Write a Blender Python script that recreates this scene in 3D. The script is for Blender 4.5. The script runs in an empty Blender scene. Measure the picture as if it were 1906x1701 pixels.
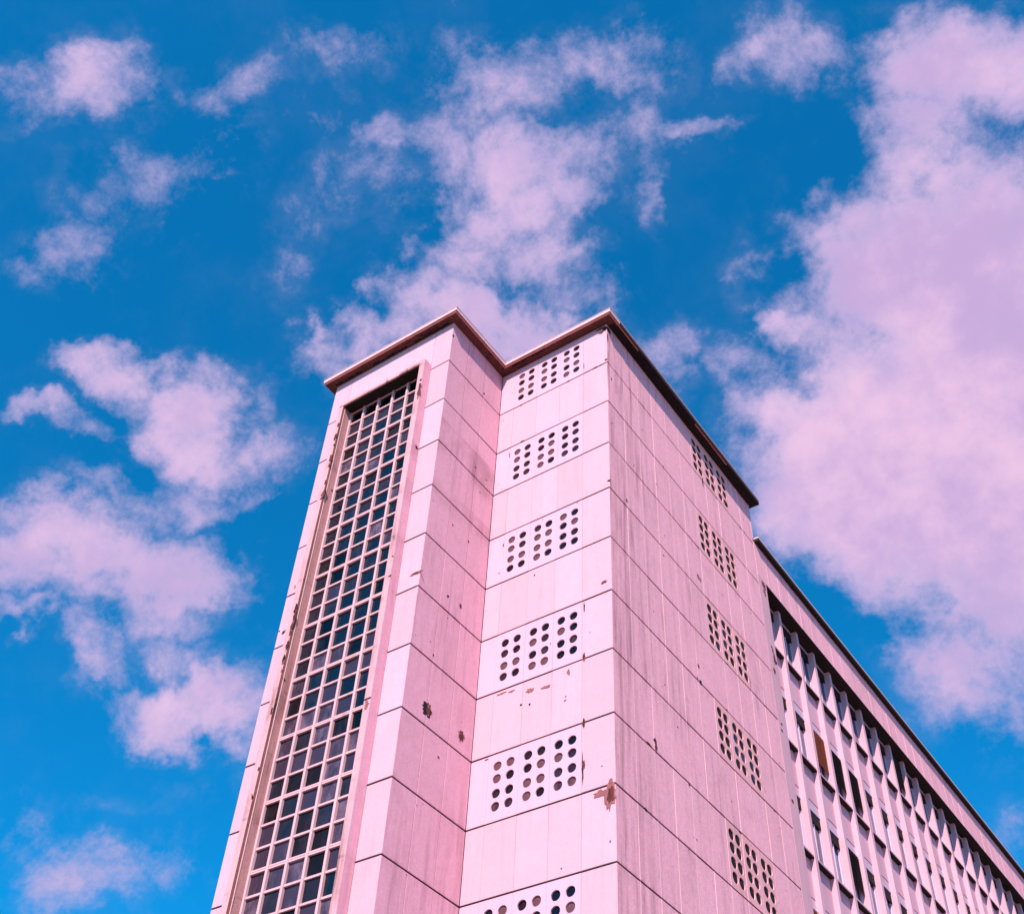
import bpy, bmesh, math, random
from mathutils import Vector, Matrix, Euler

random.seed(7)
R = math.radians
scene = bpy.context.scene
COL = scene.collection
H0 = 26.6                      # height of the reference joint (level 0) above the ground

# ------------------------------------------------------------------ camera
F_PX, PW, PH = 2196.13, 1906.0, 1701.0
PITCH, YAW, ROLL = 0.81720, -0.66110, 0.06820
CAM = Vector((10.2324, -17.0304, -25.0071 + H0))
cy_, sy_ = math.cos(YAW), math.sin(YAW)
cp_, sp_ = math.cos(PITCH), math.sin(PITCH)
fwd = Vector((sy_ * cp_, cy_ * cp_, sp_))
right = Vector((cy_, -sy_, 0.0))
up = right.cross(fwd)
cr_, sr_ = math.cos(ROLL), math.sin(ROLL)
right, up = cr_ * right + sr_ * up, -sr_ * right + cr_ * up
cam_data = bpy.data.cameras.new('camera')
cam = bpy.data.objects.new('camera', cam_data)
COL.objects.link(cam)
cam_data.sensor_fit = 'HORIZONTAL'
cam_data.sensor_width = 36.0
cam_data.lens = 36.0 * F_PX / PW
cam_data.clip_start = 0.1
cam_data.clip_end = 2000.0
cam.matrix_world = Matrix(((right.x, up.x, -fwd.x, CAM.x), (right.y, up.y, -fwd.y, CAM.y),
                           (right.z, up.z, -fwd.z, CAM.z), (0, 0, 0, 1)))
scene.camera = cam

# ------------------------------------------------------------------ view
scene.view_settings.view_transform = 'Standard'
scene.view_settings.look = 'None'
scene.view_settings.gamma = 1.0
scene.view_settings.use_curve_mapping = False
scene.view_settings.exposure = 0.6       # exposed for the lit stone, like the picture

# ------------------------------------------------------------------ sun
SUNDIR = Vector((-0.29, 0.72, -0.72)).normalized()        # the way the light travels
SUN_EL = math.asin(-SUNDIR.z)
SUN_AZ = math.atan2(-SUNDIR.x, -SUNDIR.y)
sd = bpy.data.lights.new('sun', 'SUN')
sd.energy = 5.0
sd.angle = R(0.53)
sd.color = (1.0, 0.86, 0.78)
so = bpy.data.objects.new('sun', sd)
so.rotation_euler = SUNDIR.to_track_quat('-Z', 'Y').to_euler()
so.location = (30, -60, 80)
COL.objects.link(so)


# ------------------------------------------------------------------ node helper
class NT:
    def __init__(self, tree):
        self.t = tree
        self.n = tree.nodes
        self.l = tree.links

    def add(self, typ, ins=None, **kw):
        nd = self.n.new(typ)
        for k, v in kw.items():
            setattr(nd, k, v)
        for k, v in (ins or {}).items():
            s = nd.inputs[k]
            if isinstance(v, bpy.types.NodeSocket):
                self.l.new(v, s)
            else:
                s.default_value = v
        return nd

    def math(self, op, a, b=None, c=None, clamp=False):
        d = {0: a}
        if b is not None: d[1] = b
        if c is not None: d[2] = c
        return self.add('ShaderNodeMath', d, operation=op, use_clamp=clamp).outputs[0]

    def vec(self, op, a, b=None, out=0):
        d = {0: a}
        if b is not None: d[1] = b
        return self.add('ShaderNodeVectorMath', d, operation=op).outputs[out]

    def noise(self, v, scale, detail=3.0, rough=0.55, dist=0.0, out=0):
        return self.add('ShaderNodeTexNoise', {'Vector': v, 'Scale': scale, 'Detail': detail,
                                               'Roughness': rough, 'Distortion': dist}).outputs[out]

    def ramp(self, v, a, b, lo=0.0, hi=1.0, smooth=True):
        nd = self.add('ShaderNodeMapRange', {0: v, 1: a, 2: b, 3: lo, 4: hi})
        nd.interpolation_type = 'SMOOTHSTEP' if smooth else 'LINEAR'
        nd.clamp = True
        return nd.outputs[0]

    def mix(self, f, a, b, mode='MIX'):
        nd = self.add('ShaderNodeMix', data_type='RGBA', blend_type=mode)
        for s, v in ((nd.inputs[0], f), (nd.inputs[6], a), (nd.inputs[7], b)):
            if isinstance(v, bpy.types.NodeSocket): self.l.new(v, s)
            else: s.default_value = v if not isinstance(v, tuple) else (*v[:3], 1.0)
        return nd.outputs[2]


# ------------------------------------------------------------------ sky: Nishita blue + clouds at infinity
# cloud banks: centre and radii as tangents about the bearing (az, el) below
world = bpy.data.worlds.new('World')
scene.world = world
world.use_nodes = True
wt = NT(world.node_tree)
wt.n.clear()
SKY_STRENGTH = 0.066
BLOBS = [
    # big bank on the right
    (1790, 560, 320, 300, 0, 1.45), (1740, 860, 330, 260, 0, 1.6), (1600, 900, 200, 160, 0, 1.35),
    (1800, 1060, 230, 165, 20, 1.3), (1880, 1200, 130, 110, 40, .8), (1720, 1120, 150, 80, 10, .7),
    (1560, 640, 140, 80, -30, 1.0), (1470, 620, 70, 45, -20, .9), (1700, 450, 160, 150, 0, .9),
    (1760, 330, 190, 120, 0, 1.0), (1700, 230, 150, 90, 0, .9), (1400, 690, 85, 55, 40, .5), (1440, 770, 90, 50, 60, .45),
    (1900, 800, 300, 500, 0, 1.5), (1640, 760, 190, 150, 0, 1.35),
    (1560, 1010, 130, 60, 30, .7), (1650, 1130, 80, 60, 0, .5),
    (1250, 650, 90, 45, 40, .48), (1290, 615, 55, 45, 0, .42), (1240, 700, 80, 40, 60, .35),
    # centre plume
    (960, 320, 130, 100, 10, .8), (900, 420, 120, 90, -20, .85), (1010, 390, 130, 80, -20, .8),
    (1090, 280, 110, 70, -10, .48), (830, 510, 130, 75, -20, .95), (760, 560, 120, 66, -15, .9),
    (690, 600, 110, 56, -30, .85), (620, 650, 95, 46, -40, .8), (900, 600, 170, 70, 10, 1.0),
    (1050, 550, 110, 65, -10, .65), (985, 640, 150, 60, 0, .9), (1000, 470, 120, 60, 0, .75),
    (1110, 570, 50, 70, 0, .5), (560, 680, 50, 26, -50, .45), (1225, 340, 36, 80, 0, .38), (1215, 250, 60, 70, 0, .36),
    (870, 260, 90, 60, 0, .5), (740, 250, 55, 40, 0, .42), (1330, 245, 60, 24, -10, .42), (760, 360, 60, 60, 0, .32),
    (600, 390, 130, 60, -40, .3), (550, 480, 40, 110, 0, .3), (640, 330, 120, 60, -35, .26),
    # left banks
    (165, 655, 95, 45, 5, .85), (230, 700, 100, 55, 20, .85), (330, 760, 140, 80, 15, 1.0), (370, 830, 105, 80, 10, .9),
    (390, 730, 85, 60, 20, .7), (500, 885, 100, 60, -30, .58), (430, 930, 150, 34, -14, .62), (330, 900, 110, 60, 0, .6),
    (70, 765, 100, 36, 5, .75), (150, 795, 75, 30, 5, .55), (200, 895, 80, 42, 20, .55), (250, 930, 95, 50, 20, .7),
    (110, 1000, 170, 85, 0, .95), (230, 1050, 200, 90, 5, 1.05), (320, 1090, 140, 80, 0, .95), (60, 1040, 120, 80, 0, .8),
    (40, 1140, 90, 36, 0, .7), (120, 1100, 110, 60, 20, .6), (190, 1205, 75, 45, 40, .6), (260, 1150, 80, 60, 30, .6),
    (345, 1170, 85, 40, 0, .5), (430, 1090, 60, 40, 20, .45), (350, 1240, 100, 40, 10, .42), (500, 1150, 50, 50, 0, .34),
    (300, 1320, 130, 66, 0, .95), (400, 1330, 130, 70, 15, .95), (260, 1350, 90, 45, 0, .7), (450, 1380, 90, 50, 30, .6),
    (470, 1300, 50, 60, 0, .5), (160, 1250, 30, 40, 0, .36), (505, 800, 22, 60, 15, .36), (440, 790, 60, 30, -20, .36),
    (400, 1480, 130, 40, 0, .24), (170, 1490, 90, 24, 0, .26),
    # beyond the film gate, the same kind of sky
    (930, 150, 150, 90, 0, .6), (1150, 120, 140, 70, 10, .5), (1500, 90, 120, 60, 0, .55), (1800, 120, 220, 110, 0, 1.0),
    (300, 330, 190, 90, -25, .5), (420, 180, 130, 60, -30, .6), (120, 470, 120, 60, -20, .5), (150, 150, 160, 80, -10, .7),
    (640, 90, 120, 60, 0, .45), (180, 1620, 200, 60, 0, .55), (20, 1540, 110, 50, 0, .4), (1890, 1560, 110, 50, 0, .4),
]
tc = wt.add('ShaderNodeTexCoord').outputs['Generated']
dirn = wt.vec('NORMALIZE', tc)
dz = wt.vec('DOT_PRODUCT', dirn, tuple(fwd), out=1)
du = wt.vec('DOT_PRODUCT', dirn, tuple(right), out=1)
dv = wt.vec('DOT_PRODUCT', dirn, tuple(up), out=1)
dzc = wt.math('MAXIMUM', dz, 0.15)
uu = wt.math('DIVIDE', du, dzc)
vv = wt.math('DIVIDE', dv, dzc)
p0 = wt.add('ShaderNodeCombineXYZ', {0: uu, 1: vv, 2: 0.0}).outputs[0]
# turbulence of the cloud edges
wn = wt.noise(dirn, 11.0, 5.0, 0.6, 0.0, out=1)
wn = wt.vec('SUBTRACT', wn, (0.5, 0.5, 0.5))
wn2 = wt.noise(dirn, 40.0, 3.0, 0.55, 0.0, out=1)
wn2 = wt.vec('SUBTRACT', wn2, (0.5, 0.5, 0.5))
sc1 = wt.add('ShaderNodeVectorMath', {0: wn, 3: 0.115}, operation='SCALE').outputs[0]
sc2 = wt.add('ShaderNodeVectorMath', {0: wn2, 3: 0.024}, operation='SCALE').outputs[0]
p1 = wt.vec('ADD', wt.vec('ADD', p0, sc1), sc2)
sp1 = wt.add('ShaderNodeSeparateXYZ', {0: p1})
sx1, sy1 = sp1.outputs[0], sp1.outputs[1]
q2 = wt.add('ShaderNodeCombineXYZ', {0: wt.math('MULTIPLY', sx1, sx1), 1: wt.math('MULTIPLY', sx1, sy1),
                                     2: wt.math('MULTIPLY', sy1, sy1)}).outputs[0]
q1 = wt.add('ShaderNodeCombineXYZ', {0: sx1, 1: sy1, 2: 1.0}).outputs[0]
acc = None
for (bx_, by_, rx, ry, rot, w) in BLOBS:
    # a soft elliptical mound  w * (1 - k * |M (p - c)|^2), written out as one quadratic
    cx, cy, a_, b_ = (bx_ - 953) / F_PX, (850 - by_) / F_PX, rx / F_PX, ry / F_PX
    co, si = math.cos(-R(rot)), math.sin(-R(rot))
    A = co * co / a_ ** 2 + si * si / b_ ** 2
    C = si * si / a_ ** 2 + co * co / b_ ** 2
    B = 2 * co * si * (1 / a_ ** 2 - 1 / b_ ** 2)
    k = 0.55 * w
    Dx, Dy = -2 * A * cx - B * cy, -2 * C * cy - B * cx
    Fc = A * cx * cx + B * cx * cy + C * cy * cy
    e1 = wt.vec('DOT_PRODUCT', q2, (-k * A, -k * B, -k * C), out=1)
    e2 = wt.vec('DOT_PRODUCT', q1, (-k * Dx, -k * Dy, w - k * Fc), out=1)
    e = wt.math('ADD', e1, e2)
    acc = e if acc is None else wt.math('SMOOTH_MAX', acc, e, 0.12)
# elsewhere in the sky: broken clouds of the same kind
gen = wt.noise(dirn, 3.2, 4.0, 0.55, 0.4)
gen = wt.ramp(gen, 0.50, 0.66, 0.0, 0.9)
au = wt.math('ABSOLUTE', uu)
av = wt.math('ABSOLUTE', vv)
outside = wt.math('MAXIMUM', wt.ramp(au, 0.46, 0.62), wt.ramp(av, 0.42, 0.56))
outside = wt.math('MAXIMUM', outside, wt.ramp(dz, 0.4, 0.2))
inside = wt.math('SUBTRACT', 1.0, outside)
acc = wt.math('MAXIMUM', wt.math('MULTIPLY', acc, inside), wt.math('MULTIPLY', gen, outside))
fb = wt.noise(dirn, 11.0, 11.0, 0.68, 0.15)
fb2 = wt.noise(dirn, 60.0, 6.0, 0.66, 0.0)
fld = wt.math('ADD', acc, wt.math('MULTIPLY', wt.math('SUBTRACT', fb, 0.5), 1.9))
fld = wt.math('ADD', fld, wt.math('MULTIPLY', wt.math('SUBTRACT', fb2, 0.5), 0.40))
dens = wt.math('MULTIPLY', wt.ramp(fld, 0.20, 0.92), 0.96)
veil = wt.math('MULTIPLY', wt.ramp(acc, -0.1, 0.5), wt.ramp(fb, 0.42, 0.72))
dens = wt.math('MAXIMUM', dens, wt.math('MULTIPLY', veil, 0.34))
sky = wt.add('ShaderNodeTexSky', sky_type='NISHITA')
sky.sun_disc = False
sky.sun_elevation = SUN_EL
sky.sun_rotation = SUN_AZ
sky.altitude = 200
sky.air_density = 1.0
sky.dust_density = 0.6
sky.ozone_density = 2.0
skyc = wt.mix(1.0, sky.outputs[0], (0.04, 1.46, 2.15), 'MULTIPLY')
thick = wt.ramp(fld, 0.45, 1.35)
shade = wt.noise(dirn, 9.0, 7.0, 0.62, 0.0)
cl_hi = wt.mix(wt.ramp(shade, 0.38, 0.66), (6.2, 4.3, 7.4), (8.9, 5.9, 8.3))
cl_col = wt.mix(thick, (5.2, 4.5, 7.6), cl_hi)
final = wt.mix(dens, skyc, cl_col)
bg = wt.add('ShaderNodeBackground', {'Color': final, 'Strength': SKY_STRENGTH})
wo = wt.add('ShaderNodeOutputWorld', {'Surface': bg.outputs[0]})
world.cycles.sampling_method = 'MANUAL'
world.cycles.sample_map_resolution = 512


# ------------------------------------------------------------------ materials
def new_mat(name):
    m = bpy.data.materials.new(name)
    m.use_nodes = True
    t = NT(m.node_tree)
    t.n.clear()
    b = t.add('ShaderNodeBsdfPrincipled')
    t.add('ShaderNodeOutputMaterial', {'Surface': b.outputs[0]})
    return m, t, b


def concrete(name, base, soot=0.35, sootcol=(0.10, 0.055, 0.06), speck=0.14, bump=0.25, edge=0.5, blotch=0.5,
             corner=0.0, rough=0.85, vary=0.07, band=False):
    """weathered cast stone: fine grain, blotches, soot running down, a tone of its own for every piece"""
    m, t, b = new_mat(name)
    geo = t.add('ShaderNodeNewGeometry')
    pos = geo.outputs['Position']
    oi = t.add('ShaderNodeObjectInfo').outputs['Random']
    fine = t.noise(pos, 26.0, 5.0, 0.75)
    grit = t.noise(pos, 75.0, 2.0, 0.7)
    blo = t.noise(pos, 0.9, 5.0, 0.6, 0.5)
    st = t.add('ShaderNodeMapping', {'Vector': pos, 'Scale': (5.0, 5.0, 0.32)}).outputs[0]
    streak = t.noise(st, 1.0, 5.0, 0.68, 0.4)
    st2 = t.add('ShaderNodeMapping', {'Vector': pos, 'Scale': (22.0, 22.0, 0.8)}).outputs[0]
    streak2 = t.noise(st2, 1.0, 3.0, 0.6)
    big = t.noise(pos, 0.33, 2.0, 0.5)
    s = t.math('MULTIPLY', t.ramp(streak, 0.44, 0.78), t.ramp(big, 0.36, 0.62))
    s = t.math('ADD', s, t.math('MULTIPLY', t.ramp(streak2, 0.5, 0.85), 0.22))
    s = t.math('ADD', s, t.math('MULTIPLY', t.ramp(blo, 0.5, 0.82), blotch * 0.5))
    # dirt washed out of the joints: short runs below every course
    zf = t.math('FRACT', t.math('DIVIDE', t.math('SUBTRACT', t.add('ShaderNodeSeparateXYZ', {0: pos}).outputs[2], H0), 1.6))
    run = t.math('MULTIPLY', t.ramp(zf, 0.55, 1.0), t.ramp(streak2, 0.50, 0.78))
    s = t.math('ADD', s, t.math('MULTIPLY', run, 0.55))
    low = t.math('MULTIPLY', t.ramp(zf, 0.06, 0.0), t.ramp(streak, 0.4, 0.7))
    s = t.math('ADD', s, t.math('MULTIPLY', low, 0.5))
    if corner > 0:        # soot gathers along the corner of the tower
        sp = t.add('ShaderNodeSeparateXYZ', {0: pos})
        cm = t.ramp(t.math('ABSOLUTE', sp.outputs[1]), 2.6, 0.1)
        s = t.math('ADD', s, t.math('MULTIPLY', t.math('MULTIPLY', cm, t.ramp(streak, 0.35, 0.7)), corner))
    if band:              # old patch repairs: sharp-edged darker coats below them
        z = t.add('ShaderNodeSeparateXYZ', {0: pos}).outputs[2]
        zz = t.math('ADD', z, t.math('MULTIPLY', t.noise(pos, 5.0, 4.0, 0.7), 0.10))
        for top, low, am in ((H0 - 2.22, H0 - 3.2, 0.85), (H0 - 4.35, H0 - 4.8, 0.6)):
            mk = t.math('MULTIPLY', t.ramp(zz, top, top - 0.05), t.ramp(z, low - 0.6, low))
            mk = t.math('MULTIPLY', mk, t.ramp(blo, 0.32, 0.62))
            s = t.math('ADD', s, t.math('MULTIPLY', mk, am))
    s = t.math('MULTIPLY', s, soot, clamp=True)
    mott = t.noise(pos, 8.0, 4.0, 0.7)
    fine = t.math('ADD', fine, t.math('MULTIPLY', t.math('SUBTRACT', mott, 0.5), 0.5))
    g = t.math('ADD', t.math('MULTIPLY', t.math('SUBTRACT', fine, 0.5), speck * 2.2),
               t.math('MULTIPLY', t.math('SUBTRACT', grit, 0.5), speck * 1.6))
    g = t.math('ADD', g, t.math('MULTIPLY', t.math('SUBTRACT', oi, 0.5), vary))
    g = t.math('ADD', g, 1.0)
    col = t.mix(1.0, base, t.add('ShaderNodeCombineXYZ', {0: g, 1: g, 2: g}).outputs[0], 'MULTIPLY')
    # a faint warm / cool wander
    hue = t.ramp(t.noise(pos, 2.3, 3.0, 0.6), 0.3, 0.7)
    col = t.mix(t.math('MULTIPLY', hue, 0.16), col, (base[0] * 0.98, base[1] * 0.78, base[2] * 0.72))
    col = t.mix(s, col, sootcol)
    t.l.new(col, b.inputs['Base Color'])
    b.inputs['Roughness'].default_value = rough
    b.inputs['Specular IOR Level'].default_value = 0.25
    hgt = t.math('ADD', t.math('MULTIPLY', fine, 0.7), t.math('MULTIPLY', grit, 0.5))
    bp = t.add('ShaderNodeBump', {'Height': hgt, 'Strength': bump, 'Distance': 0.01})
    t.l.new(bp.outputs[0], b.inputs['Normal'])
    return m


PINK = (0.64, 0.36, 0.44)
M_FRONT = concrete('pink_cast_stone', PINK, soot=0.17, sootcol=(0.30, 0.11, 0.14), speck=0.12, bump=0.18, blotch=0.6, vary=0.12)
M_SIDE = concrete('sooty_pink_cast_stone', (0.86, 0.395, 0.465), soot=0.52, sootcol=(0.27, 0.085, 0.11), speck=0.44, bump=0.35, corner=0.75, blotch=0.8)
M_WINGSIDE = concrete('worn_pink_cast_stone', (0.66, 0.33, 0.42), soot=0.44, sootcol=(0.26, 0.095, 0.12), speck=0.26, bump=0.3, blotch=1.0, band=True)
M_VENT_S = concrete('sooty_vent_stone', (0.800, 0.370, 0.395), soot=0.25, speck=0.12, bump=0.15, blotch=0.5)
M_VENT = concrete('smooth_vent_stone', (0.664, 0.380, 0.476), soot=0.10, speck=0.02, bump=0.05, blotch=0.2, vary=0.03)
M_FRAME = concrete('stained_window_surround', (0.66, 0.34, 0.385), soot=0.85, sootcol=(0.16, 0.06, 0.055), speck=0.16, bump=0.5, blotch=2.0)
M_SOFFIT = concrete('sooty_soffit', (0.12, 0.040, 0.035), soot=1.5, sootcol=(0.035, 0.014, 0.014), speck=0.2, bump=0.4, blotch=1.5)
M_DARKSOF = concrete('near_black_soffit', (0.020, 0.013, 0.012), soot=1.2, sootcol=(0.008, 0.005, 0.005), speck=0.2, bump=0.4, blotch=1.5)  # near-black base for undersides, with darker blotches
M_FASCIA = concrete('pale_fascia', (0.672, 0.426, 0.462), soot=0.2, speck=0.05, bump=0.1)
M_DRIP = concrete('brick_red_drip', (0.62, 0.20, 0.17), soot=0.7, sootcol=(0.06, 0.02, 0.02), speck=0.2)
M_CORE = concrete('dark_backing', (0.012, 0.006, 0.008), soot=0.5, speck=0.2)
M_MORTAR = concrete('pale_mortar', (0.860, 0.510, 0.547), soot=0.10, speck=0.06)
M_MORTAR_D = concrete('dull_mortar', (0.42, 0.17, 0.21), soot=0.4, speck=0.1)
M_MORTAR_F = concrete('pink_mortar', (0.592, 0.289, 0.350), soot=0.3, speck=0.1)
M_BAR = concrete('painted_glazing_bar', (0.640, 0.380, 0.420), soot=0.3, speck=0.06, bump=0.1, blotch=0.6)
M_PIER = concrete('smooth_pier_render', (0.640, 0.334, 0.392), soot=0.25, speck=0.08, bump=0.15)
M_FIN = concrete('fin_render', (0.656, 0.350, 0.434), soot=0.16, speck=0.05, bump=0.1)
M_LINTEL = concrete('pale_lintel_render', (0.592, 0.395, 0.490), soot=0.15, speck=0.05)
M_SPALL = concrete('bared_brick', (0.14, 0.03, 0.026), soot=1.6, sootcol=(0.015, 0.006, 0.006), speck=0.7, bump=0.8, blotch=1.6)
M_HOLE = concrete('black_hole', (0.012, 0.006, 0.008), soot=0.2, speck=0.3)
M_FLAKE = concrete('flaked_skin', (0.30, 0.105, 0.115), soot=0.8, sootcol=(0.12, 0.03, 0.03), speck=0.8, bump=0.5)


def simple(name, col, rough=0.5, spec=0.5, metallic=0.0, noise=0.0, nscale=30.0):
    m, t, b = new_mat(name)
    if noise:
        pos = t.add('ShaderNodeNewGeometry').outputs['Position']
        n = t.ramp(t.noise(pos, nscale, 4.0, 0.65), 0.25, 0.75, 1 - noise, 1 + noise)
        c = t.mix(1.0, col, t.add('ShaderNodeCombineXYZ', {0: n, 1: n, 2: n}).outputs[0], 'MULTIPLY')
        t.l.new(c, b.inputs['Base Color'])
    else:
        b.inputs['Base Color'].default_value = (*col, 1)
    b.inputs['Roughness'].default_value = rough
    b.inputs['Specular IOR Level'].default_value = spec
    b.inputs['Metallic'].default_value = metallic
    return m


def glass_mat(name, col, rough=0.06, spec=0.6, dirt=0.35, dirtcol=(0.20, 0.13, 0.18)):
    """old dusty window glass with a dark room behind it"""
    m, t, b = new_mat(name)
    geo = t.add('ShaderNodeNewGeometry')
    pos = geo.outputs['Position']
    oi = t.add('ShaderNodeObjectInfo').outputs['Random']
    n = t.noise(t.add('ShaderNodeMapping', {'Vector': pos, 'Scale': (3, 3, 1.4)}).outputs[0], 1.3, 5.0, 0.65)
    f = t.math('MULTIPLY', t.ramp(t.math('ADD', n, t.math('MULTIPLY', t.math('SUBTRACT', oi, 0.6), 0.35)), 0.42, 0.8), dirt)
    c = t.mix(f, col, dirtcol)
    t.l.new(c, b.inputs['Base Color'])
    t.l.new(t.math('ADD', rough, t.math('MULTIPLY', f, 0.5)), b.inputs['Roughness'])
    b.inputs['Specular IOR Level'].default_value = spec
    w = t.noise(pos, 1.6, 2.0, 0.5)
    bp = t.add('ShaderNodeBump', {'Height': w, 'Strength': 0.25, 'Distance': 0.03})
    t.l.new(bp.outputs[0], b.inputs['Normal'])
    return m


M_GLASS = glass_mat('dusty_dark_glass', (0.003, 0.008, 0.018), spec=0.36, dirt=0.22, dirtcol=(0.10, 0.06, 0.09))
M_GLASS_2 = glass_mat('cloud_tint_dusty_glass', (0.03, 0.02, 0.04), rough=0.12, spec=0.5, dirt=0.8, dirtcol=(0.17, 0.10, 0.15))  # pinkish cloud reflection painted into the pane colour, plus dust
M_GLASS_3 = glass_mat('black_room_glass', (0.001, 0.002, 0.004), spec=0.25, dirt=0.08)
M_GLASS_B = glass_mat('office_glass', (0.004, 0.02, 0.045), spec=1.0, dirt=0.15)
M_LENS_D = glass_mat('dark_lens_glass', (0.004, 0.004, 0.010), rough=0.12, spec=0.35, dirt=0.12)
M_LENS_M = glass_mat('milky_lens_glass', (0.12, 0.05, 0.062), rough=0.45, spec=0.25, dirt=0.6, dirtcol=(0.09, 0.03, 0.04))
M_LENS_S = glass_mat('murky_lens_glass', (0.02, 0.01, 0.02), rough=0.25, spec=0.4, dirt=0.9, dirtcol=(0.14, 0.05, 0.06))
M_STEEL = simple('dark_window_steel', (0.03, 0.035, 0.05), 0.45, 0.5, 0.0, 0.2)
M_PALEFR = simple('pale_window_frame', (0.55, 0.42, 0.60), 0.5, 0.4, 0.0, 0.1)
M_WOOD = simple('orange_shutter_wood', (0.52, 0.16, 0.08), 0.6, 0.3, 0.0, 0.35, 14)
M_BLIND = simple('black_shutter', (0.012, 0.012, 0.012), 0.6, 0.3, 0.0, 0.3, 14)
M_ROOF = simple('roof_felt', (0.07, 0.06, 0.06), 0.9, 0.2, 0.0, 0.25, 2)
M_RUST = simple('rusty_iron', (0.05, 0.018, 0.012), 0.8, 0.3, 0.2, 0.4, 60)


# ------------------------------------------------------------------ mesh helpers
class MB:
    def __init__(self):
        self.v, self.f = [], []

    def box(self, x0, x1, y0, y1, z0, z1):
        n = len(self.v)
        self.v += [(x0, y0, z0), (x1, y0, z0), (x1, y1, z0), (x0, y1, z0),
                   (x0, y0, z1), (x1, y0, z1), (x1, y1, z1), (x0, y1, z1)]
        self.f += [(n, n + 3, n + 2, n + 1), (n + 4, n + 5, n + 6, n + 7), (n, n + 1, n + 5, n + 4),
                   (n + 1, n + 2, n + 6, n + 5), (n + 2, n + 3, n + 7, n + 6), (n + 3, n, n + 4, n + 7)]
        return self

    def slab(self, w, h, t, c=0.006):
        """a panel: x 0..w, z 0..h, front at y=0 with arrises chamfered by c, back at y=t"""
        n = len(self.v)
        self.v += [(c, 0, c), (w - c, 0, c), (w - c, 0, h - c), (c, 0, h - c),
                   (0, c, 0), (w, c, 0), (w, c, h), (0, c, h),
                   (0, t, 0), (w, t, 0), (w, t, h), (0, t, h)]
        self.f += [(n, n + 1, n + 2, n + 3)]
        for a, b in ((0, 4), (4, 8)):
            for i in range(4):
                j = (i + 1) % 4
                self.f.append((n + a + i, n + b + i, n + b + j, n + a + j))
        self.f.append((n + 8, n + 11, n + 10, n + 9))
        return self

    def prism(self, poly, z0, z1):
        n = len(self.v); k = len(poly)
        self.v += [(x, y, z0) for x, y in poly] + [(x, y, z1) for x, y in poly]
        self.f.append(tuple(n + i for i in range(k))[::-1])
        self.f.append(tuple(n + k + i for i in range(k)))
        for i in range(k):
            j = (i + 1) % k
            self.f.append((n + i, n + j, n + k + j, n + k + i))
        return self

    def mesh(self, name, mat):
        me = bpy.data.meshes.new(name)
        me.from_pydata(self.v, [], self.f)
        me.materials.append(mat)
        bm = bmesh.new(); bm.from_mesh(me)
        bmesh.ops.recalc_face_normals(bm, faces=bm.faces)
        bm.to_mesh(me); bm.free()
        return me


def link(name, me, parent=None, loc=(0, 0, 0), rz=0.0, world_loc=True):
    """one object; loc is measured from the ground origin, the parent's own location is taken off"""
    o = bpy.data.objects.new(name, me)
    COL.objects.link(o)
    l = Vector(loc)
    if parent is not None:
        o.parent = parent
        if world_loc:
            q = parent
            while q is not None:
                l = l - q.location
                q = q.parent
    o.location = l
    o.rotation_euler = (0, 0, rz)
    return o


def empty(name, loc, label, cat):
    e = bpy.data.objects.new(name, None)
    COL.objects.link(e)
    e.location = loc
    e['label'] = label
    e['category'] = cat
    return e


# ------------------------------------------------------------------ ground
g = MB(); g.box(-900, 900, -900, 900, -0.4, 0.0)
gm = simple('pale_paving', (0.24, 0.17, 0.16), 0.9, 0.2, 0.0, 0.25, 0.8)
go = link('ground', g.mesh('ground', gm))
go['kind'] = 'structure'
go['label'] = 'pale paved ground around the foot of the tower'

# ------------------------------------------------------------------ stair tower
# facade planes (plan): front of the vent wall y=0, stair bay front y=-D, its flank x=-WX
D, WX, WL, HC = 2.371, 3.55, 7.907, 1.6
LB = 8.55                 # depth of the tower flank
ZTOP = 1.712              # underside of the cornice
tower = empty('stair_tower', (0, 0, 0),
              'tall pink concrete stair tower with a tall gridded window and rows of round holes', 'building')
TH = 0.07                 # panel thickness
GAP = 0.018               # half a horizontal joint
VG = 0.005                # half a vertical joint
KMAX = 14                 # courses built as separate panels
K_BASE = int(H0 // HC)

# backing walls, set behind the panels
core = MB()
zc0, zc1 = 0.0, H0 + ZTOP
t_ = TH + 0.004
core.box(-WX + 0.02, -t_, t_, LB - 0.05, zc0, zc1)
core.box(-WL + t_, -4.36 - 2.75, -D + t_, LB - 0.05, zc0, zc1)
core.box(-4.36, -WX - t_, -D + t_, t_ + 0.2, zc0, zc1)
core.box(-WL + t_ + 0.3, -WX - t_, -D + 0.62, LB - 0.05, zc0, zc1)
core.box(-4.36 - 2.75, -4.36, -D + t_, -D + 0.62, H0 + 0.10, zc1)
link('backing_wall', core.mesh('backing_wall', M_CORE), tower)
# blind sides of the tower (left and back), plain render
bl = MB()
bl.box(-WL - 0.0, -WL + t_ - 0.002, -D + TH, LB, 0, H0 + ZTOP)
bl.box(-WL + t_, -0.0, LB - 0.048, LB, H0 + 0.26, H0 + ZTOP)
link('rendered_wall', bl.mesh('rendered_wall', M_FRONT), tower)

_pc = {}


def panel(w, h, mat, t=TH):
    key = (round(w, 4), round(h, 4), mat.name, round(t, 3))
    if key not in _pc:
        _pc[key] = MB().slab(w, h, t).mesh('concrete_panel', mat)
    return _pc[key]


def zrow(k):
    """bottom and top of course k (joint k is its lower edge)"""
    zt = ZTOP - 0.03 if k == 0 else -(k - 1) * HC - GAP
    return H0 - k * HC + GAP, H0 + (zt if k == 0 else zt)


rnd = random.Random(3)


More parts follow.
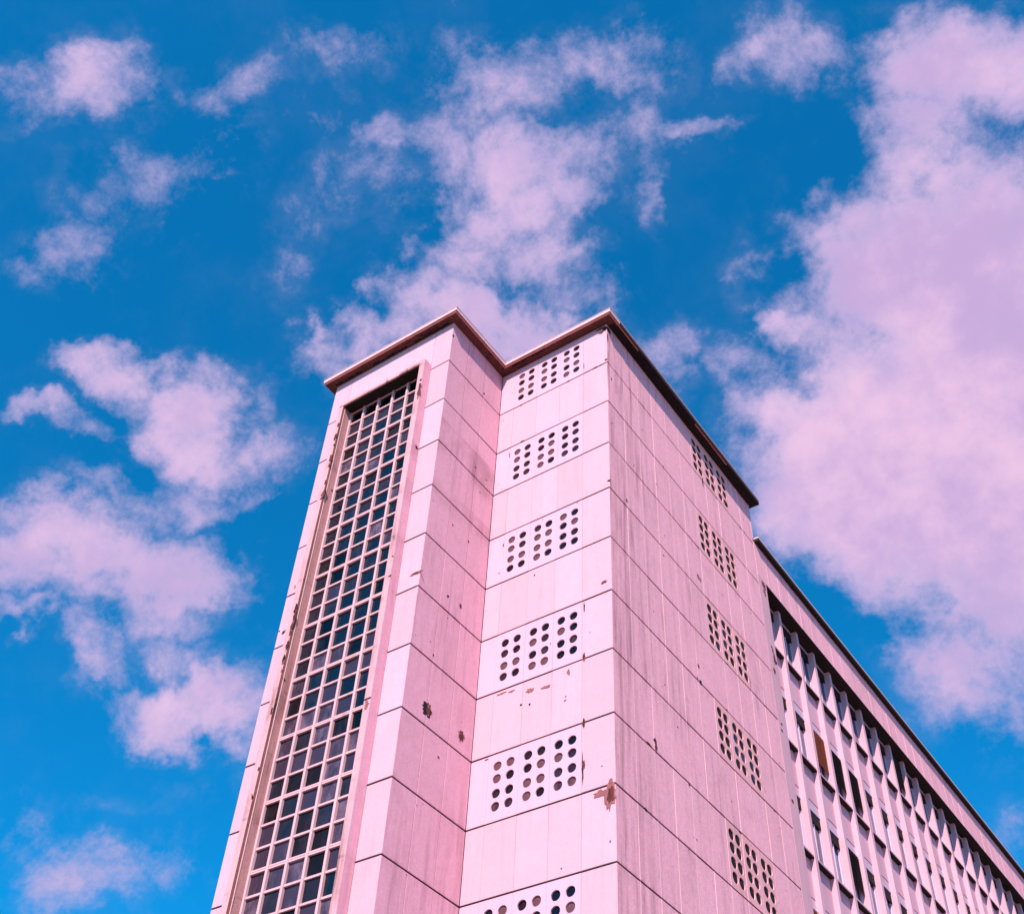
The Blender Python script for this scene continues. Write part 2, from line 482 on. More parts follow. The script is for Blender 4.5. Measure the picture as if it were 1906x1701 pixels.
def put_panel(x0, x1, plane, k, mat, name='concrete_panel', me=None, zb=None, zt=None):
    """plane: 'F' front y=0, 'W' bay front, 'E' bay flank, 'S' tower flank; x0..x1 along the plane to the right"""
    a, b = zrow(k)
    if zb is not None: a = zb
    if zt is not None: b = zt
    w = x1 - x0 - 2 * VG
    me = me or panel(w, b - a, mat)
    off = rnd.uniform(-0.0035, 0.0025)
    if plane == 'F': loc, rz = (x0 + VG, off, a), 0
    elif plane == 'W': loc, rz = (x0 + VG, -D + off, a), 0
    elif plane == 'E': loc, rz = (-WX - off, x0 + VG, a), math.pi / 2
    else: loc, rz = (-off, x0 + VG, a), math.pi / 2
    return link(name, me, tower, loc, rz)


# ---- perforated vent panels: cells with a round hole each, rims go back into the stone
def vent_mesh(w, h, cols, rows, r, mat, depth=0.036):
    v, f = [], []
    xe = [0] + [(cols[i] + cols[i + 1]) / 2 for i in range(len(cols) - 1)] + [w]
    ze = [0] + [(rows[i] + rows[i + 1]) / 2 for i in range(len(rows) - 1)] + [h]
    for i, cx in enumerate(cols):
        for j, cz in enumerate(rows):
            x0, x1, z0, z1 = xe[i], xe[i + 1], ze[j], ze[j + 1]
            angs = [2 * math.pi * q / 24 for q in range(24)]
            for px, pz in ((x0, z0), (x1, z0), (x1, z1), (x0, z1)):
                angs.append(math.atan2(pz - cz, px - cx) % (2 * math.pi))
            angs = sorted(angs)
            n = len(v); k = len(angs)
            for a in angs:
                ca, sa = math.cos(a), math.sin(a)
                tt = []
                if ca > 1e-9: tt.append((x1 - cx) / ca)
                if ca < -1e-9: tt.append((x0 - cx) / ca)
                if sa > 1e-9: tt.append((z1 - cz) / sa)
                if sa < -1e-9: tt.append((z0 - cz) / sa)
                q = min(tt)
                v.append((cx + ca * q, 0, cz + sa * q))
                v.append((cx + ca * r, 0, cz + sa * r))
                v.append((cx + ca * r * 0.99, depth, cz + sa * r * 0.99))
            for q in range(k):
                a0, b0 = n + 3 * q, n + 3 * ((q + 1) % k)
                f.append((a0, b0, b0 + 1, a0 + 1))
                f.append((a0 + 1, b0 + 1, b0 + 2, a0 + 2))
    n = len(v)
    v += [(0, 0, 0), (w, 0, 0), (w, 0, h), (0, 0, h), (0, TH, 0), (w, TH, 0), (w, TH, h), (0, TH, h)]
    for a, b in ((0, 1), (1, 2), (2, 3), (3, 0)):
        f.append((n + a, n + 4 + a, n + 4 + b, n + b))
    me = bpy.data.meshes.new('vent_panel')
    me.from_pydata(v, [], f)
    me.materials.append(mat)
    return me


def lens_mesh(mat, r):
    v = [(0, -0.003, 0)]
    f = []
    N = 20
    for rr, dd in ((0.55, -0.002), (0.9, 0.0), (1.0, 0.004)):
        v += [(r * rr * math.cos(2 * math.pi * i / N), dd, r * rr * math.sin(2 * math.pi * i / N)) for i in range(N)]
    for i in range(N):
        j = (i + 1) % N
        f.append((0, 1 + i, 1 + j))
        for q in (0, 1):
            f.append((1 + q * N + i, 1 + (q + 1) * N + i, 1 + (q + 1) * N + j, 1 + q * N + j))
    me = bpy.data.meshes.new('glass_lens')
    me.from_pydata(v, [], f)
    me.materials.append(mat)
    for p in me.polygons: p.use_smooth = True
    return me


RV = 0.107
RS = 0.136
LENS = {'b': (lens_mesh(M_LENS_D, RV * 1.03), 0.038), 'm': (lens_mesh(M_LENS_M, RV * .985), 0.028),
        's': (lens_mesh(M_LENS_S, RV * .985), 0.033)}
LENS['v'] = (lens_mesh(M_HOLE, RS * 1.03), 0.0245)
LENS['w'] = (lens_mesh(M_LENS_S, RS * .985), 0.018)
FCOL = [(0.225, 0.555), (0.215, 0.540), (0.200, 0.525)]
FROW = [1.27, 0.97, 0.63, 0.33]      # from the top row down, measured up from the panel foot
SROW = [1.29, 0.97, 0.625, 0.275]
# state of each lens, columns left to right, rows top to bottom: b clear dark, m milky, s murky
FL = {0: ['mbmb', 'bbmb', 'bmmb', 'bbbb', 'bmbm', 'bbmb'],
      2: ['mmbb', 'bbbs', 'bbmm', 'bmmb', 'bbbs', 'bsbs'],
      4: ['mmmb', 'bbmb', 'bmmm', 'bmmb', 'mbbb', 'bmbb'],
      6: ['bsms', 'bbmb', 'bmbm', 'bssm', 'bmbb', 'bbsb'],
      8: ['mmbs', 'mbbs', 'bbmm', 'bmmb', 'bmbs', 'bsss'],
      10: ['bmbb', 'mbsb', 'bbmb', 'msbb', 'bbbm', 'bmsb']}


def vent(x0, x1, plane, k, cols, rows, states):
    a, b = zrow(k)
    w, h = x1 - x0 - 2 * VG, b - a
    key = ('vent', round(w, 4), round(h, 4), cols, plane)
    if key not in _pc:
        rr = sorted(z for z in rows)
        _pc[key] = vent_mesh(w, h, list(cols), rr, RS if plane == 'S' else RV, M_VENT_S if plane == 'S' else M_VENT,
                              0.022 if plane == 'S' else 0.036)
    o = put_panel(x0, x1, plane, k, M_VENT, 'vent_panel', _pc[key])
    for ci, cx in enumerate(cols):
        for ri, cz in enumerate(rows):
            s = states[ci][ri]
            me, dep = LENS[s if plane != 'S' else ('v' if s == 'b' else 'w')]
            l = bpy.data.objects.new('glass_lens', me)
            COL.objects.link(l)
            l.parent = o
            l.location = (cx, dep, cz)
            l.rotation_euler = (rnd.uniform(-.05, .05), rnd.uniform(0, 6.28), rnd.uniform(-.05, .05))
            if s == 'm': l['label'] = 'milky glass lens'
    return o


# vent wall (front, y=0)
FX = [-WX, -3.075, -2.29, -1.525, -0.77, -0.004 + VG]
for k in range(0, KMAX):
    if k % 2 == 0 and k <= 12:
        st = FL.get(k) or FL[(k * 5) % 10 // 2 * 2]
        put_panel(FX[0], FX[1], 'F', k, M_VENT)
        for i in range(3):
            vent(FX[1 + i], FX[2 + i], 'F', k, FCOL[i], tuple(z for z in FROW), (st[2 * i], st[2 * i + 1]))
        put_panel(FX[4], FX[5], 'F', k, M_FRONT)
    else:
        for i in range(5):
            put_panel(FX[i], FX[i + 1], 'F', k, M_FRONT)
# tower flank (x=0)
SY = [0.004 - VG] + [0.821 + 0.7695 * i for i in range(11)]
SY[-1] = 8.5
for k in range(0, KMAX):
    for i in range(11):
        x0, x1 = SY[i], SY[i + 1]
        if k % 2 == 0 and 6 <= i <= 8 and k <= 12:
            st = ('bbbb', 'bbbb')
            if k == 4: st = ('bbbb', 'bbbs') if i == 6 else (('bssb', 'bbbb') if i == 7 else ('bbbb', 'bsbb'))
            if k == 6: st = ('bbbb', 'bbbb') if i == 6 else (('bssb', 'bbsb') if i == 7 else ('bbss', 'bbbb'))
            # vents sit over panels 6..8
            vent(x0, x1, 'S', k, (0.23, 0.54), tuple(SROW), st)
        else:
            put_panel(x0, x1, 'S', k, M_SIDE)
# flank of the stair bay (x=-WX)
EY = [-D + 0.004 - VG, -1.606, -0.816, -0.002]
for k in range(0, KMAX):
    for i in range(3):
        put_panel(EY[i], EY[i + 1], 'E', k, M_WINGSIDE)
# front of the stair bay: strips beside the window, one long head above it
FR_L, FR_R = -7.28, -4.185         # outer edges of the window surround
for k in range(0, KMAX):
    put_panel(-WL, FR_L, 'W', k, M_FRONT)
    put_panel(FR_R, -WX - 0.004 + VG, 'W', k, M_FRONT)
put_panel(FR_L, FR_R, 'W', 0, M_FRONT, zb=H0 + 0.235)
# courses below, joined: out of the picture
lw = MB()
zb = H0 - (KMAX - 1) * HC - GAP
lw.box(-WX, 0, 0.0, TH, 0, zb)
lw.box(-0.07, -0.0, TH + .002, 8.5, 0, zb)
lw.box(-WX - TH, -WX, -D + .002 + TH, -0.002, 0, zb)
lw.box(-WL, FR_L, -D, -D + TH, 0, zb)
lw.box(FR_R, -WX, -D, -D + TH, 0, zb)
link('plinth_wall', lw.mesh('plinth_wall', M_FRONT), tower)

# mortar in the upright joints (light on the flank, dull on the fronts)
mf, ms, me_ = MB(), MB(), MB()
for k in range(0, KMAX):
    a, b = zrow(k)
    for x in FX[1:-1]: mf.box(x - VG, x + VG, 0.0025, 0.06, a, b)
    for y in SY[1:-1]: ms.box(-0.06, 0.0025, y - VG - 0.0025, y + VG + 0.0025, a, b)
    for y in EY[1:-1]: me_.box(-WX - 0.06, -WX - 0.003, y - VG, y + VG, a, b)
js = MB()  # near-black strips that paint the shadow inside the level joints
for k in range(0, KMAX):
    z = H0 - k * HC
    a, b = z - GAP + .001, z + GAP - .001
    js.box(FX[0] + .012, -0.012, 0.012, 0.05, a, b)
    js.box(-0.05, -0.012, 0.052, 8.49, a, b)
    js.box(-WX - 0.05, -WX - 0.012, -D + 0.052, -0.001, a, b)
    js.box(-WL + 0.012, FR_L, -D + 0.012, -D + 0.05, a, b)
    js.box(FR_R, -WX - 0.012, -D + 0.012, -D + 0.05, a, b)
o = link('joint_shadow_strip', js.mesh('joint_shadow_strip', M_HOLE), tower); o['kind'] = 'stuff'
o = link('mortar_joints', mf.mesh('mortar_joints', M_MORTAR_F), tower); o['kind'] = 'stuff'
o = link('mortar_joints', me_.mesh('mortar_joints', M_MORTAR_D), tower); o['kind'] = 'stuff'
o = link('mortar_joints', ms.mesh('mortar_joints', M_MORTAR), tower); o['kind'] = 'stuff'
o['label'] = 'pale mortar in the upright joints of the right flank'

# ---- cornice
OV = 0.29


def ell(o, back=0.15):
    return [(-WL - o, -D - o), (-WX + o, -D - o), (-WX + o, -o), (o, -o), (o, LB + back), (-WL - o, LB + back)]


cs = MB(); cs.prism(ell(OV - 0.02), H0 + ZTOP, H0 + ZTOP + 0.03)
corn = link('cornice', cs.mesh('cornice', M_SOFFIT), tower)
cg = MB(); cg.prism(ell(OV - 0.045), H0 + ZTOP + 0.030, H0 + ZTOP + 0.046)
link('groove', cg.mesh('groove', M_HOLE), corn, (0, 0, 0))
cf = MB(); cf.prism(ell(OV), H0 + ZTOP + 0.046, H0 + ZTOP + 0.175)
link('fascia', cf.mesh('fascia', M_FASCIA), corn)
ct = MB(); ct.prism(ell(OV + 0.012), H0 + ZTOP + 0.175, H0 + ZTOP + 0.19)
link('flashing', ct.mesh('flashing', M_FASCIA), corn)
# lapped seams of the edge flashing
seam_f = MB().box(-0.014, 0.014, -0.006, 0.01, 0.0, 0.148).mesh('flashing_seam', M_FASCIA)
q = -WL + 0.6
while q < -WX:
    link('flashing_seam', seam_f, corn, (q, -D - OV, H0 + ZTOP + 0.045)); q += 1.13
q = -3.0
while q < 0.2:
    link('flashing_seam', seam_f, corn, (q, -OV, H0 + ZTOP + 0.045)); q += 1.09
q = -D
while q < -0.4:
    link('flashing_seam', seam_f, corn, (-WX + OV, q, H0 + ZTOP + 0.045), math.pi / 2); q += 1.0
# brick-red drip lip along the edge of the soffit
e0 = ell(OV - 0.022); z0, z1 = H0 + ZTOP - 0.012, H0 + ZTOP - 0.001
for bb in ((e0[0][0], e0[1][0], e0[0][1], e0[0][1] + 0.035), (e0[1][0] - 0.035, e0[1][0], e0[0][1] + 0.037, e0[2][1]),
           (e0[1][0] - 0.035, e0[3][0] - 0.037, e0[2][1] + 0.002, e0[2][1] + 0.037),
           (e0[3][0] - 0.035, e0[3][0], e0[3][1], 1.3), (e0[3][0] - 0.035, e0[3][0], 4.6, 6.6)):
    link('drip_lip', MB().box(*bb, z0, z1).mesh('drip_lip', M_DRIP), corn)
# torn black felt hanging in ragged strips under the flank side of the cornice
rg = random.Random(11)


def ragged(x_of, n, a0, a1, w0, w1, z, th, along='y'):
    v, f = [], []
    for i in range(n + 1):
        s = a0 + (a1 - a0) * i / n
        inn = x_of + w0 + (w1 - w0) * rg.random()
        for (q, zz) in ((x_of, z), (inn, z), (inn, z - th), (x_of, z - th)):
            v.append((q, s, zz) if along == 'y' else (s, q, zz))
    for i in range(n):
        for j in range(4):
            k2 = (j + 1) % 4
            f.append((4 * i + j, 4 * i + k2, 4 * i + 4 + k2, 4 * i + 4 + j))
    f.append((0, 1, 2, 3)); f.append((4 * n + 3, 4 * n + 2, 4 * n + 1, 4 * n))
    m = MB(); m.v, m.f = v, f
    return m


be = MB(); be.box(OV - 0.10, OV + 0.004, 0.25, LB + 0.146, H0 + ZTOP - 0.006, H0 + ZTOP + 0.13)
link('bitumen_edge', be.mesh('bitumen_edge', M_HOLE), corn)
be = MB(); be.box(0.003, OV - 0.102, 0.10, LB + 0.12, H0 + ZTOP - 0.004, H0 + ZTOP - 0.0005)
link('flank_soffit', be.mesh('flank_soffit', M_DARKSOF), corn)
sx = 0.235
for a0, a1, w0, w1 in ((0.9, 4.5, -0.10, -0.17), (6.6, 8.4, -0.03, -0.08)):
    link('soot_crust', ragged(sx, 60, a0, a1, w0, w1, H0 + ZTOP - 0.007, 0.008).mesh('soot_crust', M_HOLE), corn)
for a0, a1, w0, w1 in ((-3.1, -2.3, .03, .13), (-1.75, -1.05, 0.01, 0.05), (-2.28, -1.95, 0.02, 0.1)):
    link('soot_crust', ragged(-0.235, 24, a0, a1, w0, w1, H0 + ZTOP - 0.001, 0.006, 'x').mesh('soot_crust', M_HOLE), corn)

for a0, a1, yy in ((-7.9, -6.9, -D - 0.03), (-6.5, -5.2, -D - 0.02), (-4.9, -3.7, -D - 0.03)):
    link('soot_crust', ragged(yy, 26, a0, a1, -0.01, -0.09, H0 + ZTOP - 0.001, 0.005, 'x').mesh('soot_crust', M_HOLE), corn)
rf = MB(); rf.box(-WL + 0.2, -0.2, 0.2, LB - 0.3, H0 + ZTOP + 0.191, H0 + ZTOP + 0.20)
link('roof', rf.mesh('roof', M_ROOF), tower)

# ---- tall stair window
P = 0.27                     # surround stands proud of the wall
OL, OR_ = -7.11, -4.36       # opening
GY = -D + 0.10               # plane of the glazing
ZW = H0 + 0.07               # head of the opening
swin = link('stair_window', None, tower, (OL, GY, 0))
fm = MB()
fm.box(FR_L, OL, -D - P, GY - 0.02, 0.3, ZW + 0.0)
jl = link('window_surround', fm.mesh('window_surround', M_FRAME), swin)
fm = MB(); fm.box(OR_, FR_R, -D - P, GY + 0.3, 0.3, ZW)
link('window_surround', fm.mesh('window_surround', M_FRAME), swin)
fm = MB(); fm.box(FR_L, FR_R, -D - P, GY + 0.3, ZW, ZW + 0.14)
link('window_head', fm.mesh('window_head', M_FRAME), swin)
# near-black sheet under the head
fm = MB(); fm.box(OL + .003, OR_ - .003, -D - P + 0.03, GY - 0.03, ZW - 0.008, ZW - 0.001)
link('head_soffit', fm.mesh('head_soffit', M_DARKSOF), swin)
# inner rebate strip on the left reveal: a thin sunlit arris
fm = MB(); fm.box(OL, OL + 0.012, -D - P + 0.077, -D - P + 0.097, 0.3, ZW - 0.01)
link('arris_bead', fm.mesh('arris_bead', M_MORTAR), swin)
M_GRIME = concrete('rust_brown_grime', (0.30, 0.115, 0.10), soot=1.3, sootcol=(0.03, 0.012, 0.012), speck=0.5, bump=0.6, blotch=1.8)
fm = MB(); fm.box(OL + 0.0005, OL + 0.004, -D - P + 0.001, -D - P + 0.075, 0.3, ZW - 0.01)
link('grime_band', fm.mesh('grime_band', M_GRIME), swin)
M_REVEAL = concrete('dirty_reveal', (0.52, 0.25, 0.25), soot=1.0, sootcol=(0.14, 0.05, 0.05), speck=0.3, bump=0.5, blotch=1.6)
fm = MB(); fm.box(OL + 0.0005, OL + 0.004, -D - P + 0.099, GY - 0.06, 0.3, ZW - 0.01)
link('reveal_render', fm.mesh('reveal_render', M_REVEAL), swin)
fm = MB(); fm.box(FR_R + 0.0005, FR_R + 0.004, -D - P + 0.002, -D - 0.001, 0.3, ZW + 0.13)
link('reveal_render', fm.mesh('reveal_render', M_WINGSIDE), swin)
fm = MB(); fm.box(FR_L + 0.02, OR_ + 0.02, -D - P - 0.004, -D - P - 0.0005, ZW + 0.002, ZW + 0.035)
link('grime_band', fm.mesh('grime_band', M_GRIME), swin)
PX, PZ = 0.525, 0.515
XL = -7.115 + 0.0
NR = 44
x_m = [XL + PX * i for i in range(6)]
# upright bars
mm = MB().box(-0.032, 0.032, -0.055, 0.03, 0, ZW - 0.5).mesh('mullion', M_BAR)
for i in (1, 2, 3, 4): link('mullion', mm, swin, (x_m[i], GY, 0.5))
fm = MB(); fm.box(OL + 0.0, OL + 0.055, GY - 0.05, GY + 0.03, 0.5, ZW)
link('side_stile', fm.mesh('side_stile', M_BAR), swin)
fm = MB(); fm.box(x_m[5] - 0.03, OR_, GY - 0.05, GY + 0.03, 0.5, ZW)
link('side_stile', fm.mesh('side_stile', M_BAR), swin)
# cross bars, a doubled one every third row
t1, t2 = MB(), MB()
ww = x_m[5] - 0.03 - (OL + 0.055)
t1.box(0, ww, -0.03, 0.02, -0.024, 0.024)
t2.box(0, ww, -0.040, 0.02, 0.006, 0.042); t2.box(0, ww, -0.040, 0.02, -0.042, -0.004)
t1, t2 = t1.mesh('transom', M_BAR), t2.mesh('transom', M_BAR)
for r_ in range(1, NR):
    link('transom', t2 if r_ % 3 == 0 else t1, swin, (OL + 0.055, GY, ZW - 0.01 + 0.01 - PZ * r_))
hd = MB(); hd.box(0, ww, -0.03, 0.02, -0.03, 0.0)
link('head_bar', hd.mesh('head_bar', M_BAR), swin, (OL + 0.055, GY, ZW))
# panes
pm = MB().box(-PX / 2, PX / 2, 0, 0.006, -PZ / 2, PZ / 2).mesh('pane', M_GLASS)
pm2, pm3 = pm.copy(), pm.copy()
pm2.materials[0] = M_GLASS_2; pm3.materials[0] = M_GLASS_3
pg = random.Random(5)
for r_ in range(NR):
    for c in range(5):
        hz = 0.10 if r_ < 17 else 0.55
        pk = pm3 if (r_ == 0 or pg.random() < 0.16) else (pm2 if pg.random() < hz else pm)
        o = link('pane', pk, swin, (x_m[c] + PX / 2, GY + 0.012, ZW - PZ * (r_ + .5)))
        o.rotation_euler = (R(pg.gauss(0, 1.0)), 0, R(pg.gauss(0, 1.0)))
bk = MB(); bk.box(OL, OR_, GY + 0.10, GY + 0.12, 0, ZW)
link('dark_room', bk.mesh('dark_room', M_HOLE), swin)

# ------------------------------------------------------------------ office block
office = empty('office_block', (0, 8.6, 0),
               'long lower pink office block behind the tower with upright fins and deep windows', 'building')
YE = 50.0
ZA = H0 - 1.22               # underside of the attic band
ZR = H0 + 0.13               # underside of the roof slab
XF, XS, XGL = -0.24, -0.40, -0.475
core = MB(); core.box(-12, -0.9, 8.6, YE, 0, ZR)
core.box(-0.9, -0.075, 8.6, YE, ZA + 0.02, ZR)
link('backing_wall', core.mesh('backing_wall', M_CORE), office)
# attic panels
ya = 8.502
i = 0
am = panel(0.7695 - 2 * VG, ZR - ZA, M_SIDE)
while ya < YE - 0.8:
    off = rnd.uniform(-0.004, 0.002)
    link('attic_panel', am, office, (-off, ya + VG, ZA), math.pi / 2)
    ya += 0.7695
ms = MB(); y = 8.502 + .7695
while y < YE - 1:
    ms.box(-0.06, 0.003, y - VG - .003, y + VG + .003, ZA + 0.01, ZR - .002); y += .7695
o = link('mortar_joints', ms.mesh('mortar_joints', M_MORTAR), office); o['kind'] = 'stuff'
# soffit under the attic band
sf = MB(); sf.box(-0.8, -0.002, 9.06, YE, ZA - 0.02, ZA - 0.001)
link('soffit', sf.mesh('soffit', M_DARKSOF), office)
# end pier between tower flank and windows
ep = MB(); ep.box(-0.6, 0.0, 8.508, 9.05, 0, ZA - 0.002)
link('end_pier', ep.mesh('end_pier', M_PIER), office)
# roof slab
rs = MB(); rs.box(-12.2, 0.15, 8.56, YE + 0.2, ZR, ZR + 0.10)
rsl = link('roof_slab', rs.mesh('roof_slab', M_DARKSOF), office)
rs = MB(); rs.box(-12.2, 0.162, 8.555, YE + 0.2, ZR + 0.102, ZR + 0.15)
link('fascia', rs.mesh('fascia', M_FASCIA), rsl)
# fins
FP = 1.22
FW = 0.16
fin0 = 10.32
finm = MB().box(-0.66, XF, 0, FW, 0, ZA - 0.022).mesh('fin', M_FIN)
ny = 0
while fin0 + FP * ny < YE - 1:
    link('fin', finm, office, (0, fin0 + FP * ny, 0))
    ny += 1
# storeys between the fins
SH = 3.2
NS = 6


def bay_meshes(w):
    d = {}
    d['spandrel'] = MB().box(XS - 0.2, XS, 0, w, -2.93, -1.80).mesh('spandrel', M_FIN)
    d['lintel'] = MB().box(XS - 0.19, XS - 0.012, 0, w, -SH + 0.005, -2.945).mesh('lintel', M_LINTEL)
    d['sill'] = MB().box(XS - 0.19, XF - 0.02, 0, w, -1.79, -1.735).mesh('sill', M_PIER)
    d['sill_shade'] = MB().box(XS + 0.001, XF - 0.021, 0.001, w - .001, -1.83, -1.791).mesh('sill_shade', M_DARKSOF)  # near-black sheet: the shade under the sill put in as colour
    d['head_shade'] = MB().box(XGL + .012, XS - 0.014, 0.001, w - .001, -0.40, -0.075).mesh('head_shade_panel', M_HOLE)  # added black panel: shade at the window top put in as colour
    d['head'] = MB().box(XGL + .032, XS + 0.004, 0.0, w, -0.072, -0.001).mesh('window_head', M_PALEFR)
    f = MB()
    xg = XGL
    f.box(xg - .02, xg + .03, 0, w, -0.06, 0); f.box(xg - .02, xg + .03, 0, w, -1.735, -1.68)
    f.box(xg - .02, xg + .03, 0, 0.05, -1.68, -0.06); f.box(xg - .02, xg + .03, w - 0.05, w, -1.68, -0.06)
    f.box(xg - .02, xg + .03, w * .62 - .025, w * .62 + .025, -1.68, -0.06)
    d['window'] = f.mesh('window', M_PALEFR)
    g1 = MB().box(-0.006, 0, 0.05, w * .62 - .025, -1.68, -0.06).mesh('pane', M_GLASS_B)
    g2 = MB().box(-0.006, 0, w * .62 + .025, w - .05, -1.68, -0.06).mesh('pane', M_GLASS_B)
    d['panes'] = (g1, g2)
    s = MB()
    for q in range(26):
        z = -0.07 - q * 0.044
        s.v += [(XS + .02, 0.02, z), (XS + .02, w - .02, z), (XS + .055, w - .02, z - .036), (XS + .055, 0.02, z - .036),
                (XS + .012, 0.02, z - .008), (XS + .012, w - .02, z - .008), (XS + .047, w - .02, z - .044), (XS + .047, 0.02, z - .044)]
        n = len(s.v) - 8
        s.f += [(n, n + 1, n + 2, n + 3), (n + 4, n + 7, n + 6, n + 5), (n + 2, n + 1, n + 5, n + 6), (n, n + 3, n + 7, n + 4),
                (n + 3, n + 2, n + 6, n + 7), (n, n + 4, n + 5, n + 1)]
    d['shut'] = s.mesh('shutter', M_WOOD)
    s2 = MB(); s2.v, s2.f = list(s.v), list(s.f)
    d['shut2'] = s2.mesh('shutter', M_BLIND)
    return d


BM = bay_meshes(FP - FW)
BM0 = bay_meshes(fin0 - 9.05)
wr = random.Random(9)
for b in range(0, ny):
    y0 = 9.05 if b == 0 else fin0 + FP * (b - 1) + FW
    d = BM0 if b == 0 else BM
    for s in range(NS):
        z = ZA - 0.022 - s * SH
        link('spandrel', d['spandrel'], office, (0, y0, z))
        link('lintel', d['lintel'], office, (0, y0, z))
        sl = link('sill', d['sill'], office, (0, y0, z))
        link('sill_shade', d['sill_shade'], sl, (0, y0, z))
        if b <= 14 or s == 0:
            w = link('window', d['window'], office, (0, y0, z))
            link('head_shade_panel', d['head_shade'], w, (0, y0, z))
            link('window_head', d['head'], w, (0, y0, z))
            for gmesh in d['panes']:
                o = link('pane', gmesh, w, (XGL, y0, z))
                o.rotation_euler = (0, R(wr.gauss(0, .5)), R(wr.gauss(0, .5)))
            kind = None
            if (b, s) == (2, 1): kind = 'shut'
            elif (b, s) in ((3, 1), (8, 0), (4, 1)): kind = 'shut2'
            elif s >= 2 and wr.random() < 0.2: kind = wr.choice(['shut2', 'shut2', 'shut'])
            if kind:
                o = link('shutter', d[kind], w, (0, y0, z))
                o['kind'] = 'stuff'
                if kind == 'shut': o['label'] = 'orange slatted wooden shutter'
        elif s < 4:
            w = link('window', d['window'], office, (0, y0, z))
            for gmesh in d['panes']:
                link('pane', gmesh, w, (XGL, y0, z))
lowb = MB(); lowb.box(-0.62, XS, 9.05, YE, 0, ZA - NS * SH - 0.03)
link('plinth_wall', lowb.mesh('plinth_wall', M_FIN), office)
rf = MB(); rf.box(-12, -0.2, 8.7, YE, ZR + 0.151, ZR + 0.16)
link('roof', rf.mesh('roof', M_ROOF), office)

